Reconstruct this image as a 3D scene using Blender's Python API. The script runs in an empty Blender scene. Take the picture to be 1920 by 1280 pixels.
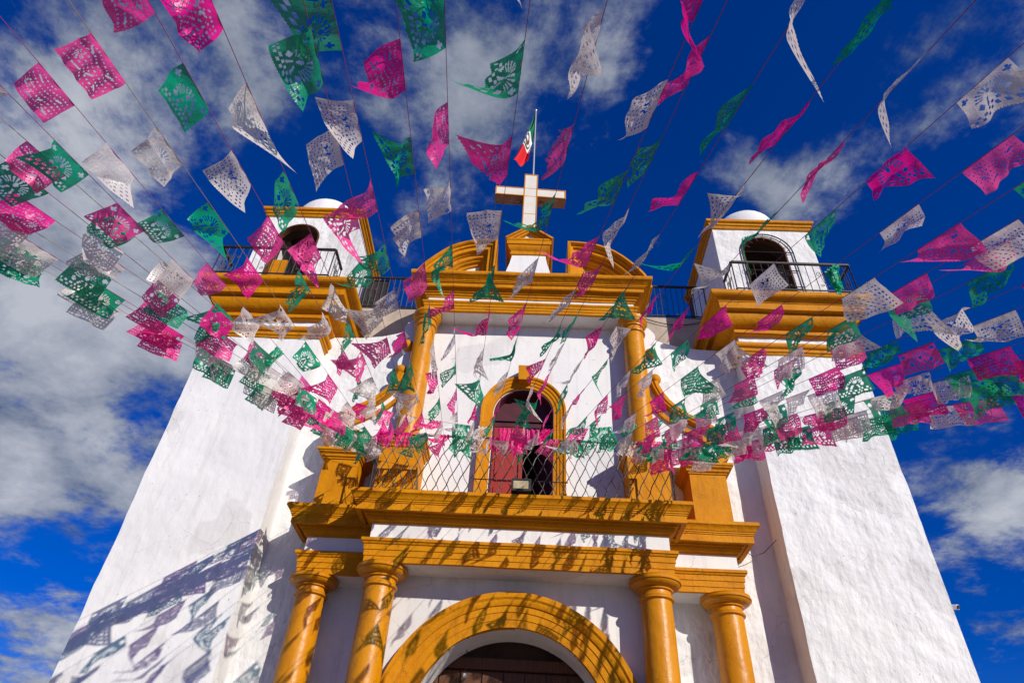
import bpy, math, random
import numpy as np
from mathutils import Matrix, Vector, noise

scene = bpy.context.scene
col = scene.collection
R = math.radians

# ------------------------------------------------------------------ camera
PITCH, YAW, ROLL, FPX = R(40.2), R(2.7), R(3.75), 1240.0
CAMPOS = Vector((0.146, -10.6, 0.0))
fw = Vector((0, math.cos(PITCH), math.sin(PITCH)))
up = Vector((0, -math.sin(PITCH), math.cos(PITCH)))
rt = Vector((1, 0, 0))
rz = Matrix.Rotation(YAW, 3, 'Z')
fw, up, rt = rz @ fw, rz @ up, rz @ rt
rt, up = math.cos(ROLL) * rt + math.sin(ROLL) * up, -math.sin(ROLL) * rt + math.cos(ROLL) * up
cam = bpy.data.cameras.new('camera')
cam.sensor_width = 36.0
cam.lens = FPX / 1920 * 36
cam.clip_start = 0.05
cam.clip_end = 4000
camo = bpy.data.objects.new('camera', cam)
col.objects.link(camo)
m3 = Matrix((rt, up, -fw)).transposed()
camo.matrix_world = Matrix.Translation(CAMPOS) @ m3.to_4x4()
scene.camera = camo

# ------------------------------------------------------------------ world and sun
SUN = Vector((0.82, -1.0, 0.56)).normalized()      # towards the sun
world = bpy.data.worlds.new('World')
scene.world = world
world.use_nodes = True
nt = world.node_tree
nt.nodes.clear()
def N(tree, typ, **kw):
    n = tree.nodes.new(typ)
    for k, v in kw.items():
        setattr(n, k, v)
    return n
def math_node(tree, op, a, b=None, c=None, clamp=False):
    n = N(tree, 'ShaderNodeMath', operation=op)
    n.use_clamp = clamp
    for i, v in enumerate((a, b, c)):
        if v is None:
            continue
        if isinstance(v, (int, float)):
            n.inputs[i].default_value = v
        else:
            tree.links.new(v, n.inputs[i])
    return n.outputs[0]
out = N(nt, 'ShaderNodeOutputWorld')
bg = N(nt, 'ShaderNodeBackground')
sky = N(nt, 'ShaderNodeTexSky', sky_type='NISHITA')
sky.sun_disc = False
sky.sun_elevation = math.asin(SUN.z)
sky.sun_rotation = math.atan2(SUN.x, SUN.y)
sky.altitude = 2100
sky.air_density = 1.0
sky.dust_density = 0.2
sky.ozone_density = 3.0
hsv = N(nt, 'ShaderNodeHueSaturation')
hsv.inputs['Hue'].default_value = 0.505
hsv.inputs['Saturation'].default_value = 1.6
hsv.inputs['Value'].default_value = 0.72
tint = N(nt, 'ShaderNodeMix', data_type='RGBA', blend_type='MULTIPLY')   # deep polarised blue
tint.inputs[0].default_value = 1.0
tint.inputs[7].default_value = (0.9, 1.18, 2.35, 1)
nt.links.new(hsv.outputs[0], tint.inputs[6])
gam = N(nt, 'ShaderNodeGamma')
gam.inputs[1].default_value = 0.82
nt.links.new(sky.outputs[0], gam.inputs[0])
nt.links.new(gam.outputs[0], hsv.inputs['Color'])
tc = N(nt, 'ShaderNodeTexCoord')
sep = N(nt, 'ShaderNodeSeparateXYZ')
nt.links.new(tc.outputs['Generated'], sep.inputs[0])
zc = math_node(nt, 'ADD', math_node(nt, 'MAXIMUM', sep.outputs[2], 0.0), 0.22)
px = math_node(nt, 'DIVIDE', sep.outputs[0], zc)
py = math_node(nt, 'DIVIDE', sep.outputs[1], zc)
cmb = N(nt, 'ShaderNodeCombineXYZ')
nt.links.new(px, cmb.inputs[0]); nt.links.new(py, cmb.inputs[1])
def noise_node(scale, detail, rough, off, dist=0.0):
    mp = N(nt, 'ShaderNodeMapping')
    mp.inputs['Location'].default_value = off
    nt.links.new(cmb.outputs[0], mp.inputs[0])
    n = N(nt, 'ShaderNodeTexNoise')
    n.inputs['Scale'].default_value = scale
    n.inputs['Detail'].default_value = detail
    n.inputs['Roughness'].default_value = rough
    n.inputs['Distortion'].default_value = dist
    nt.links.new(mp.outputs[0], n.inputs['Vector'])
    return n.outputs['Fac']
n1 = noise_node(3.2, 13, 0.64, (3.1, 1.7, 0), 0.15)
n2 = noise_node(7.0, 12, 0.68, (8.2, 4.4, 0), 0.1)
# cloud banks: where the photograph shows them (directions on the sky dome)
def pixdir(x, y):
    v = fw + rt * ((x - 960) / FPX) - up * ((y - 640) / FPX)
    return v.normalized()
cover = None
for (x, y, rad, amt) in [(260, 110, 0.34, 0.25), (480, 60, 0.25, 0.16), (880, 120, 0.25, 0.2), (60, 600, 0.34, 0.26),
                         (250, 560, 0.22, 0.2), (120, 860, 0.22, 0.14), (100, 1200, 0.16, 0.2), (1390, 270, 0.12, 0.2), (1500, 390, 0.13, 0.2),
                         (1890, 900, 0.18, 0.3), (1740, 90, 0.08, 0.1), (1880, 390, 0.07, 0.14), (1140, 100, 0.1, 0.12),
                         (1450, 60, 0.2, -0.2), (1650, 620, 0.25, -0.25), (1750, 1150, 0.22, -0.06),
                         (520, 380, 0.18, -0.22), (20, 40, 0.12, -0.08), (700, 350, 0.1, -0.15), (90, 1040, 0.09, -0.18), (1180, 330, 0.09, -0.12), (850, 400, 0.1, -0.14)]:
    d = pixdir(x, y)
    vd = N(nt, 'ShaderNodeVectorMath', operation='DISTANCE')
    vd.inputs[1].default_value = d
    nt.links.new(tc.outputs['Generated'], vd.inputs[0])
    g = N(nt, 'ShaderNodeMapRange')
    g.interpolation_type = 'SMOOTHSTEP'
    g.inputs['From Min'].default_value = 0.0
    g.inputs['From Max'].default_value = rad
    g.inputs['To Min'].default_value = amt
    g.inputs['To Max'].default_value = 0.0
    nt.links.new(vd.outputs['Value'], g.inputs['Value'])
    cover = g.outputs[0] if cover is None else math_node(nt, 'ADD', cover, g.outputs[0])
dens = math_node(nt, 'ADD', math_node(nt, 'ADD', math_node(nt, 'MULTIPLY_ADD', n1, 1.2, -0.28), math_node(nt, 'MULTIPLY', n2, 0.42)), cover)
mask = N(nt, 'ShaderNodeMapRange')
mask.interpolation_type = 'SMOOTHSTEP'
mask.inputs['From Min'].default_value = 0.57
mask.inputs['From Max'].default_value = 0.79
nt.links.new(dens, mask.inputs['Value'])
ccol = N(nt, 'ShaderNodeValToRGB')
ccol.color_ramp.elements[0].position = 0.36
ccol.color_ramp.elements[0].color = (0.9, 1.4, 2.5, 1)
ccol.color_ramp.elements[1].position = 0.66
ccol.color_ramp.elements[1].color = (6.3, 6.6, 7.3, 1)
n3 = noise_node(3.4, 10, 0.6, (1.2, 9.4, 0), 0.3)
# billows: thick cloud lit white, its underside and thin veils grey
shade = math_node(nt, 'ADD', math_node(nt, 'MULTIPLY', n3, 0.7), math_node(nt, 'MULTIPLY_ADD', dens, 0.55, -0.25))
nt.links.new(shade, ccol.inputs[0])
mix = N(nt, 'ShaderNodeMix', data_type='RGBA')
nt.links.new(math_node(nt, 'MULTIPLY', mask.outputs[0], 0.93), mix.inputs[0])
nt.links.new(tint.outputs[2], mix.inputs[6])
nt.links.new(ccol.outputs[0], mix.inputs[7])
nt.links.new(mix.outputs[2], bg.inputs['Color'])
bg.inputs['Strength'].default_value = 0.088
nt.links.new(bg.outputs[0], out.inputs[0])

sl = bpy.data.lights.new('sun', 'SUN')
sl.energy = 5.0
sl.angle = R(0.4)
sl.color = (1.0, 0.93, 0.82)
so = bpy.data.objects.new('sun', sl)
so.rotation_euler = (-SUN).to_track_quat('-Z', 'Y').to_euler()
so.location = (8, -12, 14)
col.objects.link(so)

scene.view_settings.view_transform = 'Standard'
scene.view_settings.look = 'None'
scene.view_settings.exposure = -0.08
scene.view_settings.gamma = 1.0
scene.render.engine = 'CYCLES'
scene.cycles.max_bounces = 6
scene.cycles.diffuse_bounces = 3
scene.cycles.glossy_bounces = 2
scene.cycles.transparent_max_bounces = 10
scene.render.resolution_x = 1024
scene.render.resolution_y = 682

# ------------------------------------------------------------------ materials
def new_mat(name):
    m = bpy.data.materials.new(name)
    m.use_nodes = True
    t = m.node_tree
    t.nodes.clear()
    return m, t
def obj_coord(t):
    g = N(t, 'ShaderNodeNewGeometry')
    return g.outputs['Position']
def nz(t, vec, scale, detail=6, rough=0.6, stretch=None):
    n = N(t, 'ShaderNodeTexNoise')
    n.inputs['Scale'].default_value = scale
    n.inputs['Detail'].default_value = detail
    n.inputs['Roughness'].default_value = rough
    if stretch:
        mp = N(t, 'ShaderNodeMapping')
        mp.inputs['Scale'].default_value = stretch
        t.links.new(vec, mp.inputs[0])
        vec = mp.outputs[0]
    t.links.new(vec, n.inputs['Vector'])
    return n.outputs['Fac']
def ramp(t, fac, stops):
    r = N(t, 'ShaderNodeValToRGB')
    e = r.color_ramp.elements
    while len(e) > 1:
        e.remove(e[0])
    for i, (p, c) in enumerate(stops):
        el = e[0] if i == 0 else e.new(p)
        el.position = p
        el.color = (*c, 1) if len(c) == 3 else c
    t.links.new(fac, r.inputs[0])
    return r.outputs[0]
def mixc(t, fac, a, b, mode='MIX'):
    m = N(t, 'ShaderNodeMix', data_type='RGBA', blend_type=mode)
    for i, v in ((0, fac), (6, a), (7, b)):
        if isinstance(v, (int, float)):
            m.inputs[i].default_value = v
        elif isinstance(v, tuple):
            m.inputs[i].default_value = (*v, 1)
        else:
            t.links.new(v, m.inputs[i])
    return m.outputs[2]
def surface(name, color_fn, rough=0.85, bumps=(), spec=0.3, metallic=0.0):
    m, t = new_mat(name)
    o = N(t, 'ShaderNodeOutputMaterial')
    b = N(t, 'ShaderNodeBsdfPrincipled')
    v = obj_coord(t)
    c = color_fn(t, v)
    if isinstance(c, tuple):
        b.inputs['Base Color'].default_value = (*c, 1)
    else:
        t.links.new(c, b.inputs['Base Color'])
    b.inputs['Roughness'].default_value = rough
    b.inputs['Metallic'].default_value = metallic
    b.inputs['Specular IOR Level'].default_value = spec
    nrm = None
    for (scale, dist, st, detail, stretch) in bumps:
        bp = N(t, 'ShaderNodeBump')
        bp.inputs['Strength'].default_value = st
        bp.inputs['Distance'].default_value = dist
        t.links.new(nz(t, v, scale, detail, 0.55, stretch), bp.inputs['Height'])
        if nrm is not None:
            t.links.new(nrm, bp.inputs['Normal'])
        nrm = bp.outputs[0]
    if nrm is not None:
        t.links.new(nrm, b.inputs['Normal'])
    t.links.new(b.outputs[0], o.inputs[0])
    return m
def cracks(t, v, scale, width, thresh):
    vo = N(t, 'ShaderNodeTexVoronoi', feature='DISTANCE_TO_EDGE')
    vo.inputs['Scale'].default_value = scale
    wv = N(t, 'ShaderNodeVectorMath', operation='MULTIPLY_ADD')
    wn = N(t, 'ShaderNodeTexNoise')
    wn.inputs['Scale'].default_value = 4.0
    wn.inputs['Detail'].default_value = 5
    t.links.new(v, wn.inputs['Vector'])
    t.links.new(wn.outputs['Color'], wv.inputs[0])
    wv.inputs[1].default_value = (0.35, 0.35, 0.35)
    t.links.new(v, wv.inputs[2])
    t.links.new(wv.outputs[0], vo.inputs['Vector'])
    line = math_node(t, 'LESS_THAN', vo.outputs['Distance'], width)
    return math_node(t, 'MULTIPLY', line, ramp(t, nz(t, v, 0.9, 3), [(thresh, (0, 0, 0)), (thresh + 0.08, (1, 1, 1))]))
def plaster_col(t, v):
    base = ramp(t, nz(t, v, 0.7, 6), [(0.3, (0.69, 0.69, 0.69)), (0.6, (0.775, 0.77, 0.755))])
    patch = ramp(t, nz(t, v, 0.9, 3, 0.4), [(0.60, (0, 0, 0)), (0.625, (0.75, 0.75, 0.75))])
    base = mixc(t, patch, base, (0.64, 0.63, 0.62))
    streak = ramp(t, nz(t, v, 2.2, 7, 0.65, (3.2, 3.2, 0.22)), [(0.52, (0, 0, 0)), (0.78, (0.7, 0.7, 0.7))])
    base = mixc(t, streak, base, (0.55, 0.53, 0.50))
    base = mixc(t, math_node(t, 'MULTIPLY', cracks(t, v, 1.3, 0.006, 0.5), 0.45), base, (0.38, 0.36, 0.34))
    spot = ramp(t, nz(t, v, 17, 2, 0.4), [(0.75, (0, 0, 0)), (0.78, (0.75, 0.75, 0.75))])
    return mixc(t, spot, base, (0.40, 0.38, 0.36))
def yellow_col(t, v):
    base = ramp(t, nz(t, v, 1.6, 7), [(0.28, (0.46, 0.165, 0.0)), (0.5, (0.55, 0.206, 0.0)), (0.72, (0.61, 0.24, 0.001))])
    brush = ramp(t, nz(t, v, 9, 5, 0.7, (0.25, 1, 2.5)), [(0.4, (0, 0, 0)), (0.7, (0.3, 0.3, 0.3))])
    base = mixc(t, brush, base, (0.62, 0.28, 0.004))
    streak = ramp(t, nz(t, v, 4.5, 8, 0.68, (2.2, 2.2, 0.3)), [(0.53, (0, 0, 0)), (0.76, (0.7, 0.7, 0.7))])
    base = mixc(t, streak, base, (0.27, 0.095, 0.004))
    base = mixc(t, math_node(t, 'MULTIPLY', cracks(t, v, 2.6, 0.008, 0.52), 0.7), base, (0.13, 0.05, 0.005))
    chip = ramp(t, nz(t, v, 7, 7, 0.7), [(0.70, (0, 0, 0)), (0.715, (0.8, 0.8, 0.8))])
    base = mixc(t, chip, base, (0.52, 0.44, 0.33))
    spot = ramp(t, nz(t, v, 16, 4, 0.6), [(0.66, (0, 0, 0)), (0.74, (0.7, 0.7, 0.7))])
    return mixc(t, spot, base, (0.17, 0.065, 0.006))
FINEPLASTER = surface('fine_white_plaster', plaster_col, 0.9, [(2.0, 0.06, 0.45, 2, None), (9, 0.018, 0.5, 4, (1, 1, 0.55)), (60, 0.004, 0.5, 4, None)], 0.2)
PLASTER = surface('white_plaster', plaster_col, 0.9, [(2.4, 0.10, 0.6, 2, None), (8, 0.045, 0.7, 4, (1, 1, 0.55)), (60, 0.005, 0.5, 4, None)], 0.2)
SMOOTHWHITE = surface('smooth_white_plaster', plaster_col, 0.85, [(2.4, 0.03, 0.35, 3, None), (14, 0.008, 0.4, 5, None)], 0.2)
YELLOW = surface('ochre_paint', yellow_col, 0.62, [(5, 0.03, 0.5, 4, None), (22, 0.01, 0.6, 5, None), (80, 0.002, 0.5, 4, None)], 0.15)
GLOSSYELLOW = surface('glossy_ochre_paint', yellow_col, 0.38, [(4, 0.03, 0.45, 3, None), (18, 0.006, 0.5, 4, None)], 0.32)
IRON = surface('black_iron', lambda t, v: ramp(t, nz(t, v, 9), [(0.3, (0.012, 0.011, 0.012)), (0.7, (0.03, 0.022, 0.02))]), 0.5, [(60, 0.001, 0.4, 3, None)], 0.5)
REDDOOR = surface('red_paint', lambda t, v: ramp(t, nz(t, v, 5, 6, 0.6, (2, 2, 0.3)), [(0.3, (0.28, 0.02, 0.012)), (0.7, (0.35, 0.03, 0.018))]), 0.5, [(20, 0.003, 0.4, 4, None)], 0.4)
DARKDOOR = surface('shaded_door_maroon', lambda t, v: ramp(t, nz(t, v, 5), [(0.3, (0.06, 0.012, 0.02)), (0.7, (0.09, 0.02, 0.03))]), 0.6)  # door red darkened to maroon, the doorway's shade put into the colour
WOOD = surface('dark_wood', lambda t, v: ramp(t, nz(t, v, 6, 7, 0.65, (6, 6, 0.5)), [(0.3, (0.07, 0.026, 0.012)), (0.7, (0.15, 0.06, 0.028))]), 0.6, [(30, 0.004, 0.5, 4, (4, 4, 0.4))])
DARKROOM = surface('shade_dark_interior', lambda t, v: ramp(t, nz(t, v, 3), [(0.3, (0.05, 0.03, 0.022)), (0.7, (0.09, 0.055, 0.04))]), 0.9)  # very dark brown: shade of the interiors painted into the colour
SOFFIT = surface('bare_concrete', lambda t, v: ramp(t, nz(t, v, 3, 6), [(0.3, (0.36, 0.29, 0.23)), (0.7, (0.50, 0.42, 0.34))]), 0.9, [(15, 0.01, 0.5, 4, None)])
TILE = surface('cross_tile', lambda t, v: ramp(t, nz(t, v, 4), [(0.3, (0.66, 0.62, 0.55)), (0.7, (0.73, 0.69, 0.62))]), 0.4)
GREYMETAL = surface('grey_metal', lambda t, v: (0.45, 0.46, 0.48), 0.4, metallic=0.6)
LAMPGLASS = surface('lamp_glass', lambda t, v: ramp(t, nz(t, v, 14), [(0.35, (0.30, 0.25, 0.14)), (0.6, (0.46, 0.40, 0.26))]), 0.25, spec=0.5)
WHITEPLASTIC = surface('white_plastic', lambda t, v: (0.75, 0.75, 0.74), 0.4)
ROOFTILE = surface('clay_tile', lambda t, v: ramp(t, nz(t, v, 4), [(0.3, (0.35, 0.16, 0.09)), (0.7, (0.5, 0.3, 0.2))]), 0.9)
PAVING = surface('pale_paving', lambda t, v: ramp(t, nz(t, v, 1.5, 6), [(0.3, (0.17, 0.145, 0.125)), (0.7, (0.25, 0.22, 0.19))]), 0.9, [(12, 0.01, 0.5, 4, None)])
CORD = surface('pink_cord', lambda t, v: (0.30, 0.05, 0.13), 0.8)
CORDPALE = surface('straw_cord', lambda t, v: (0.34, 0.22, 0.12), 0.8)
def cloth(name, c):
    return surface(name, lambda t, v: c, 0.75, [(25, 0.01, 0.3, 3, None)])
FLAGGREEN, FLAGWHITE, FLAGRED = cloth('flag_green', (0.0, 0.16, 0.06)), cloth('flag_white', (0.8, 0.8, 0.78)), cloth('flag_red', (0.62, 0.01, 0.02))
FLAGBROWN = cloth('emblem_brown', (0.16, 0.07, 0.025))
FLAGWREATH = cloth('emblem_green', (0.03, 0.08, 0.03))

def paper(name, base, deep, trans, clear):
    m, t = new_mat(name)
    o = N(t, 'ShaderNodeOutputMaterial')
    v = obj_coord(t)
    oi = N(t, 'ShaderNodeObjectInfo')
    c = mixc(t, nz(t, v, 7, 5), base, deep)
    var = N(t, 'ShaderNodeHueSaturation')
    t.links.new(c, var.inputs['Color'])
    t.links.new(math_node(t, 'MULTIPLY_ADD', oi.outputs['Random'], 0.28, 0.88), var.inputs['Value'])
    bp = N(t, 'ShaderNodeBump')
    sat = math_node(t, 'MULTIPLY_ADD', math_node(t, 'FRACT', math_node(t, 'MULTIPLY', oi.outputs['Random'], 7.31)), 0.12, 0.92)
    t.links.new(sat, var.inputs['Saturation'])
    bp.inputs['Strength'].default_value = 0.8
    bp.inputs['Distance'].default_value = 0.015
    t.links.new(nz(t, v, 16, 4, 0.6), bp.inputs['Height'])
    d = N(t, 'ShaderNodeBsdfDiffuse')
    tr = N(t, 'ShaderNodeBsdfTranslucent')
    gl = N(t, 'ShaderNodeBsdfGlossy')
    gl.inputs['Roughness'].default_value = 0.32
    tp = N(t, 'ShaderNodeBsdfTransparent')
    tp.inputs['Color'].default_value = (*clear, 1)
    for n in (d, tr):
        t.links.new(var.outputs[0], n.inputs['Color'])
        t.links.new(bp.outputs[0], n.inputs['Normal'])
    t.links.new(bp.outputs[0], gl.inputs['Normal'])
    m1 = N(t, 'ShaderNodeMixShader'); m1.inputs[0].default_value = trans
    m2 = N(t, 'ShaderNodeMixShader'); m2.inputs[0].default_value = 0.045
    m3_ = N(t, 'ShaderNodeMixShader'); m3_.inputs[0].default_value = 0.11
    t.links.new(d.outputs[0], m1.inputs[1]); t.links.new(tr.outputs[0], m1.inputs[2])
    t.links.new(m1.outputs[0], m2.inputs[1]); t.links.new(gl.outputs[0], m2.inputs[2])
    t.links.new(m2.outputs[0], m3_.inputs[1]); t.links.new(tp.outputs[0], m3_.inputs[2])
    t.links.new(m3_.outputs[0], o.inputs[0])
    return m
PAPER = {'P': paper('pink_paper', (0.95, 0.035, 0.35), (0.92, 0.014, 0.27), 0.40, (1.0, 0.35, 0.72)),
         'G': paper('green_paper', (0.004, 0.40, 0.20), (0.003, 0.31, 0.145), 0.40, (0.2, 0.85, 0.6)),
         'W': paper('white_paper', (0.80, 0.74, 0.69), (0.72, 0.66, 0.61), 0.40, (0.95, 0.93, 0.93))}

# ------------------------------------------------------------------ mesh helpers
GROUND_Z = -1.6
def link(name, verts, faces, mat, parent=None, smooth=False, loc=None, inv=None):
    me = bpy.data.meshes.new(name)
    me.from_pydata([tuple(v) for v in verts], [], [tuple(f) for f in faces])
    if smooth:
        me.polygons.foreach_set('use_smooth', [True] * len(me.polygons))
    me.materials.append(mat)
    me.update()
    o = bpy.data.objects.new(name, me)
    if loc is not None:
        o.location = loc
    col.objects.link(o)
    if parent is not None:
        o.parent = parent
        if parent.type == 'EMPTY':
            o.matrix_parent_inverse = Matrix.Translation(-parent.location) if inv is None else inv
    return o
def empty(name, loc, label, cat, group=None):
    o = bpy.data.objects.new(name, None)
    o.empty_display_size = 0.3
    o.location = loc
    col.objects.link(o)
    o['label'] = label
    o['category'] = cat
    if group:
        o['group'] = group
    return o
def tag(o, label, cat, group=None):
    o['label'] = label; o['category'] = cat
    if group:
        o['group'] = group
    return o
def wob(p, amp, sc=1.7):
    if amp == 0:
        return Vector(p)
    q = Vector(p) * sc
    return Vector(p) + noise.noise_vector(q) * amp + noise.noise_vector(q * 3.7) * (amp * 0.45)
class MB:
    def __init__(self):
        self.v, self.f = [], []
    def add(self, vs, fs):
        b = len(self.v)
        self.v += [tuple(p) for p in vs]
        self.f += [tuple(i + b for i in f) for f in fs]
        return self
    def box(self, x0, x1, y0, y1, z0, z1):
        vs = [(x0, y0, z0), (x1, y0, z0), (x1, y1, z0), (x0, y1, z0), (x0, y0, z1), (x1, y0, z1), (x1, y1, z1), (x0, y1, z1)]
        return self.add(vs, [(0, 3, 2, 1), (4, 5, 6, 7), (0, 1, 5, 4), (1, 2, 6, 5), (2, 3, 7, 6), (3, 0, 4, 7)])
    def rough_box(self, x0, x1, y0, y1, z0, z1, step=0.2, amp=0.01):
        idx, vs, fs = {}, [], []
        lo, hi = (x0, y0, z0), (x1, y1, z1)
        n = [max(1, int(round((hi[i] - lo[i]) / step))) for i in range(3)]
        def vid(i, j, k):
            key = (i, j, k)
            if key not in idx:
                p = [lo[a] + (hi[a] - lo[a]) * c / n[a] for a, c in enumerate(key)]
                idx[key] = len(vs)
                vs.append(wob(p, amp))
            return idx[key]
        for a in range(3):
            b, c = (a + 1) % 3, (a + 2) % 3
            for side in (0, n[a]):
                for i in range(n[b]):
                    for j in range(n[c]):
                        q = []
                        for (di, dj) in ((0, 0), (1, 0), (1, 1), (0, 1)):
                            key = [0, 0, 0]
                            key[a], key[b], key[c] = side, i + di, j + dj
                            q.append(vid(*key))
                        fs.append(q if side else q[::-1])
        return self.add(vs, fs)
    def tube(self, pts, r, seg=6, cap=True):
        pts = [Vector(p) for p in pts]
        rings = []
        prev = None
        for i, p in enumerate(pts):
            d = (pts[min(i + 1, len(pts) - 1)] - pts[max(i - 1, 0)])
            d = d.normalized() if d.length > 1e-9 else Vector((0, 0, 1))
            if prev is None:
                a = d.orthogonal().normalized()
            else:
                a = prev - d * prev.dot(d)
                a = a.normalized() if a.length > 1e-6 else d.orthogonal().normalized()
            prev = a
            b = d.cross(a)
            rr = r[i] if isinstance(r, (list, tuple)) else r
            rings.append([p + a * (rr * math.cos(2 * math.pi * k / seg)) + b * (rr * math.sin(2 * math.pi * k / seg)) for k in range(seg)])
        vs = [v for ring in rings for v in ring]
        fs = [(i * seg + k, i * seg + (k + 1) % seg, (i + 1) * seg + (k + 1) % seg, (i + 1) * seg + k) for i in range(len(pts) - 1) for k in range(seg)]
        if cap:
            fs += [tuple(range(seg))[::-1], tuple((len(pts) - 1) * seg + k for k in range(seg))]
        return self.add(vs, fs)
    def lathe(self, prof, cx, cy, seg=40, a0=0, a1=2 * math.pi, amp=0.0):
        full = abs(a1 - a0 - 2 * math.pi) < 1e-6
        cols = seg if full else seg + 1
        vs = []
        for (r, z) in prof:
            for k in range(cols):
                a = a0 + (a1 - a0) * k / seg
                vs.append(wob((cx + r * math.cos(a), cy + r * math.sin(a), z), amp))
        fs = []
        for i in range(len(prof) - 1):
            for k in range(seg):
                k2 = (k + 1) % cols
                fs.append((i * cols + k, i * cols + k2, (i + 1) * cols + k2, (i + 1) * cols + k))
        return self.add(vs, fs)
    def sweep(self, path, prof, mp, amp=0.0, step=0.3, closed_prof=True):
        """path: 2D polyline; prof: (offset to the right of the path, height); mp(p,q,h)->xyz"""
        path = [Vector(p) for p in path]
        pts, offs = [], []
        dirs = [(path[i + 1] - path[i]).normalized() for i in range(len(path) - 1)]
        for i, p in enumerate(path):
            d0 = dirs[max(i - 1, 0)]
            d1 = dirs[min(i, len(dirs) - 1)]
            n0, n1 = Vector((d0.y, -d0.x)), Vector((d1.y, -d1.x))
            bis = n0 + n1
            bis = bis / max(0.25, bis.length_squared / 2)
            pts.append(p); offs.append(bis)
            if i < len(path) - 1:
                L = (path[i + 1] - p).length
                k = int(L / step)
                for j in range(1, k + 1):
                    if j / (k + 1) > 0:
                        pts.append(p.lerp(path[i + 1], j / (k + 1))); offs.append(n1)
        m = len(prof)
        vs = []
        for p, o in zip(pts, offs):
            for (d, h) in prof:
                q = p + o * d
                vs.append(wob(mp(q.x, q.y, h), amp))
        fs = []
        mm = m if closed_prof else m - 1
        for i in range(len(pts) - 1):
            for j in range(mm):
                j2 = (j + 1) % m
                fs.append((i * m + j, (i + 1) * m + j, (i + 1) * m + j2, i * m + j2))
        if closed_prof:
            fs.append(tuple(range(m)))
            fs.append(tuple((len(pts) - 1) * m + j for j in range(m))[::-1])
        return self.add(vs, fs)
    def prism(self, poly, mp, h0, h1):
        n = len(poly)
        vs = [mp(p[0], p[1], h0) for p in poly] + [mp(p[0], p[1], h1) for p in poly]
        fs = [tuple(range(n)), tuple(range(n, 2 * n))[::-1]] + [(i, (i + 1) % n, n + (i + 1) % n, n + i) for i in range(n)]
        return self.add(vs, fs)
    def sphere(self, c, r, seg=16, rings=10):
        prof = [(r * math.sin(math.pi * i / rings), c[2] - r * math.cos(math.pi * i / rings)) for i in range(rings + 1)]
        return self.lathe(prof, c[0], c[1], seg)
    def build(self, name, mat, parent=None, smooth=False):
        o = link(name, self.v, self.f, mat, parent, smooth)
        import bmesh
        bm = bmesh.new()
        bm.from_mesh(o.data)
        bmesh.ops.remove_doubles(bm, verts=bm.verts, dist=1e-5)
        bmesh.ops.recalc_face_normals(bm, faces=bm.faces)
        bm.to_mesh(o.data)
        bm.free()
        return o
XYZ = lambda p, q, h: (p, q, h)          # plan path, height
XZ = lambda p, q, h: (p, h, q)           # elevation path, depth
YZ = lambda p, q, h: (h, p, q)
def autosmooth(o, ang=40):
    me = o.data
    me.polygons.foreach_set('use_smooth', [True] * len(me.polygons))
    try:
        me.set_sharp_from_angle(angle=R(ang))
    except Exception:
        pass
    return o
def arch_poly(x0, x1, z0, z1, cx, hw, zs, rise=None, seg=28):
    rise = hw if rise is None else rise
    arc = [(cx + hw * math.cos(math.pi * (1 - i / seg)), zs + rise * math.sin(math.pi * i / seg)) for i in range(seg + 1)]
    return [(x0, z0), (cx - hw, z0)] + arc + [(cx + hw, z0), (x1, z0), (x1, z1), (x0, z1)]
def arch_wall(mb, x0, x1, z0, z1, cx, hw, zs, h0, h1, mp=XZ, rise=None, seg=28):
    """wall with an arched opening that reaches its foot, built of strips (no concave ngon)"""
    rise = hw if rise is None else rise
    arc = [(cx + hw * math.cos(math.pi * (1 - i / seg)), zs + rise * math.sin(math.pi * i / seg)) for i in range(seg + 1)]
    for h in (h0, h1):
        q = lambda *pts: mb.add([mp(p[0], p[1], h) for p in pts], [tuple(range(len(pts)))])
        q((x0, z0), (cx - hw, z0), (cx - hw, zs), (x0, zs))
        q((cx + hw, z0), (x1, z0), (x1, zs), (cx + hw, zs))
        q((x0, zs), (cx - hw, zs), (cx - hw, z1), (x0, z1))
        q((cx + hw, zs), (x1, zs), (x1, z1), (cx + hw, z1))
        for a, b in zip(arc[:-1], arc[1:]):
            q(a, b, (b[0], z1), (a[0], z1))
    bound = [(x0, z0), (cx - hw, z0)] + arc + [(cx + hw, z0), (x1, z0), (x1, z1), (x0, z1), (x0, z0)]
    for a, b in zip(bound[:-1], bound[1:]):
        if (a[0] - b[0]) ** 2 + (a[1] - b[1]) ** 2 > 1e-10:
            mb.add([mp(a[0], a[1], h0), mp(b[0], b[1], h0), mp(b[0], b[1], h1), mp(a[0], a[1], h1)], [(0, 1, 2, 3)])
    return mb
def spiral(cx, cz, r0, r1, a0, turns, n=18):
    return [(cx + (r0 + (r1 - r0) * i / n) * math.cos(a0 + turns * 2 * math.pi * i / n), cz + (r0 + (r1 - r0) * i / n) * math.sin(a0 + turns * 2 * math.pi * i / n)) for i in range(n + 1)]

# ------------------------------------------------------------------ ground
g = MB()
g.add([(-400, -400, GROUND_Z), (400, -400, GROUND_Z), (400, 400, GROUND_Z), (-400, 400, GROUND_Z)], [(0, 1, 2, 3)])
go = g.build('ground', PAVING)
go['kind'] = 'structure'

# ------------------------------------------------------------------ the church
church = empty('church', (0, 0, GROUND_Z), 'white plastered church with ochre columns and cornices and two bell towers', 'church')
CH = church
GZ = GROUND_Z
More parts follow.
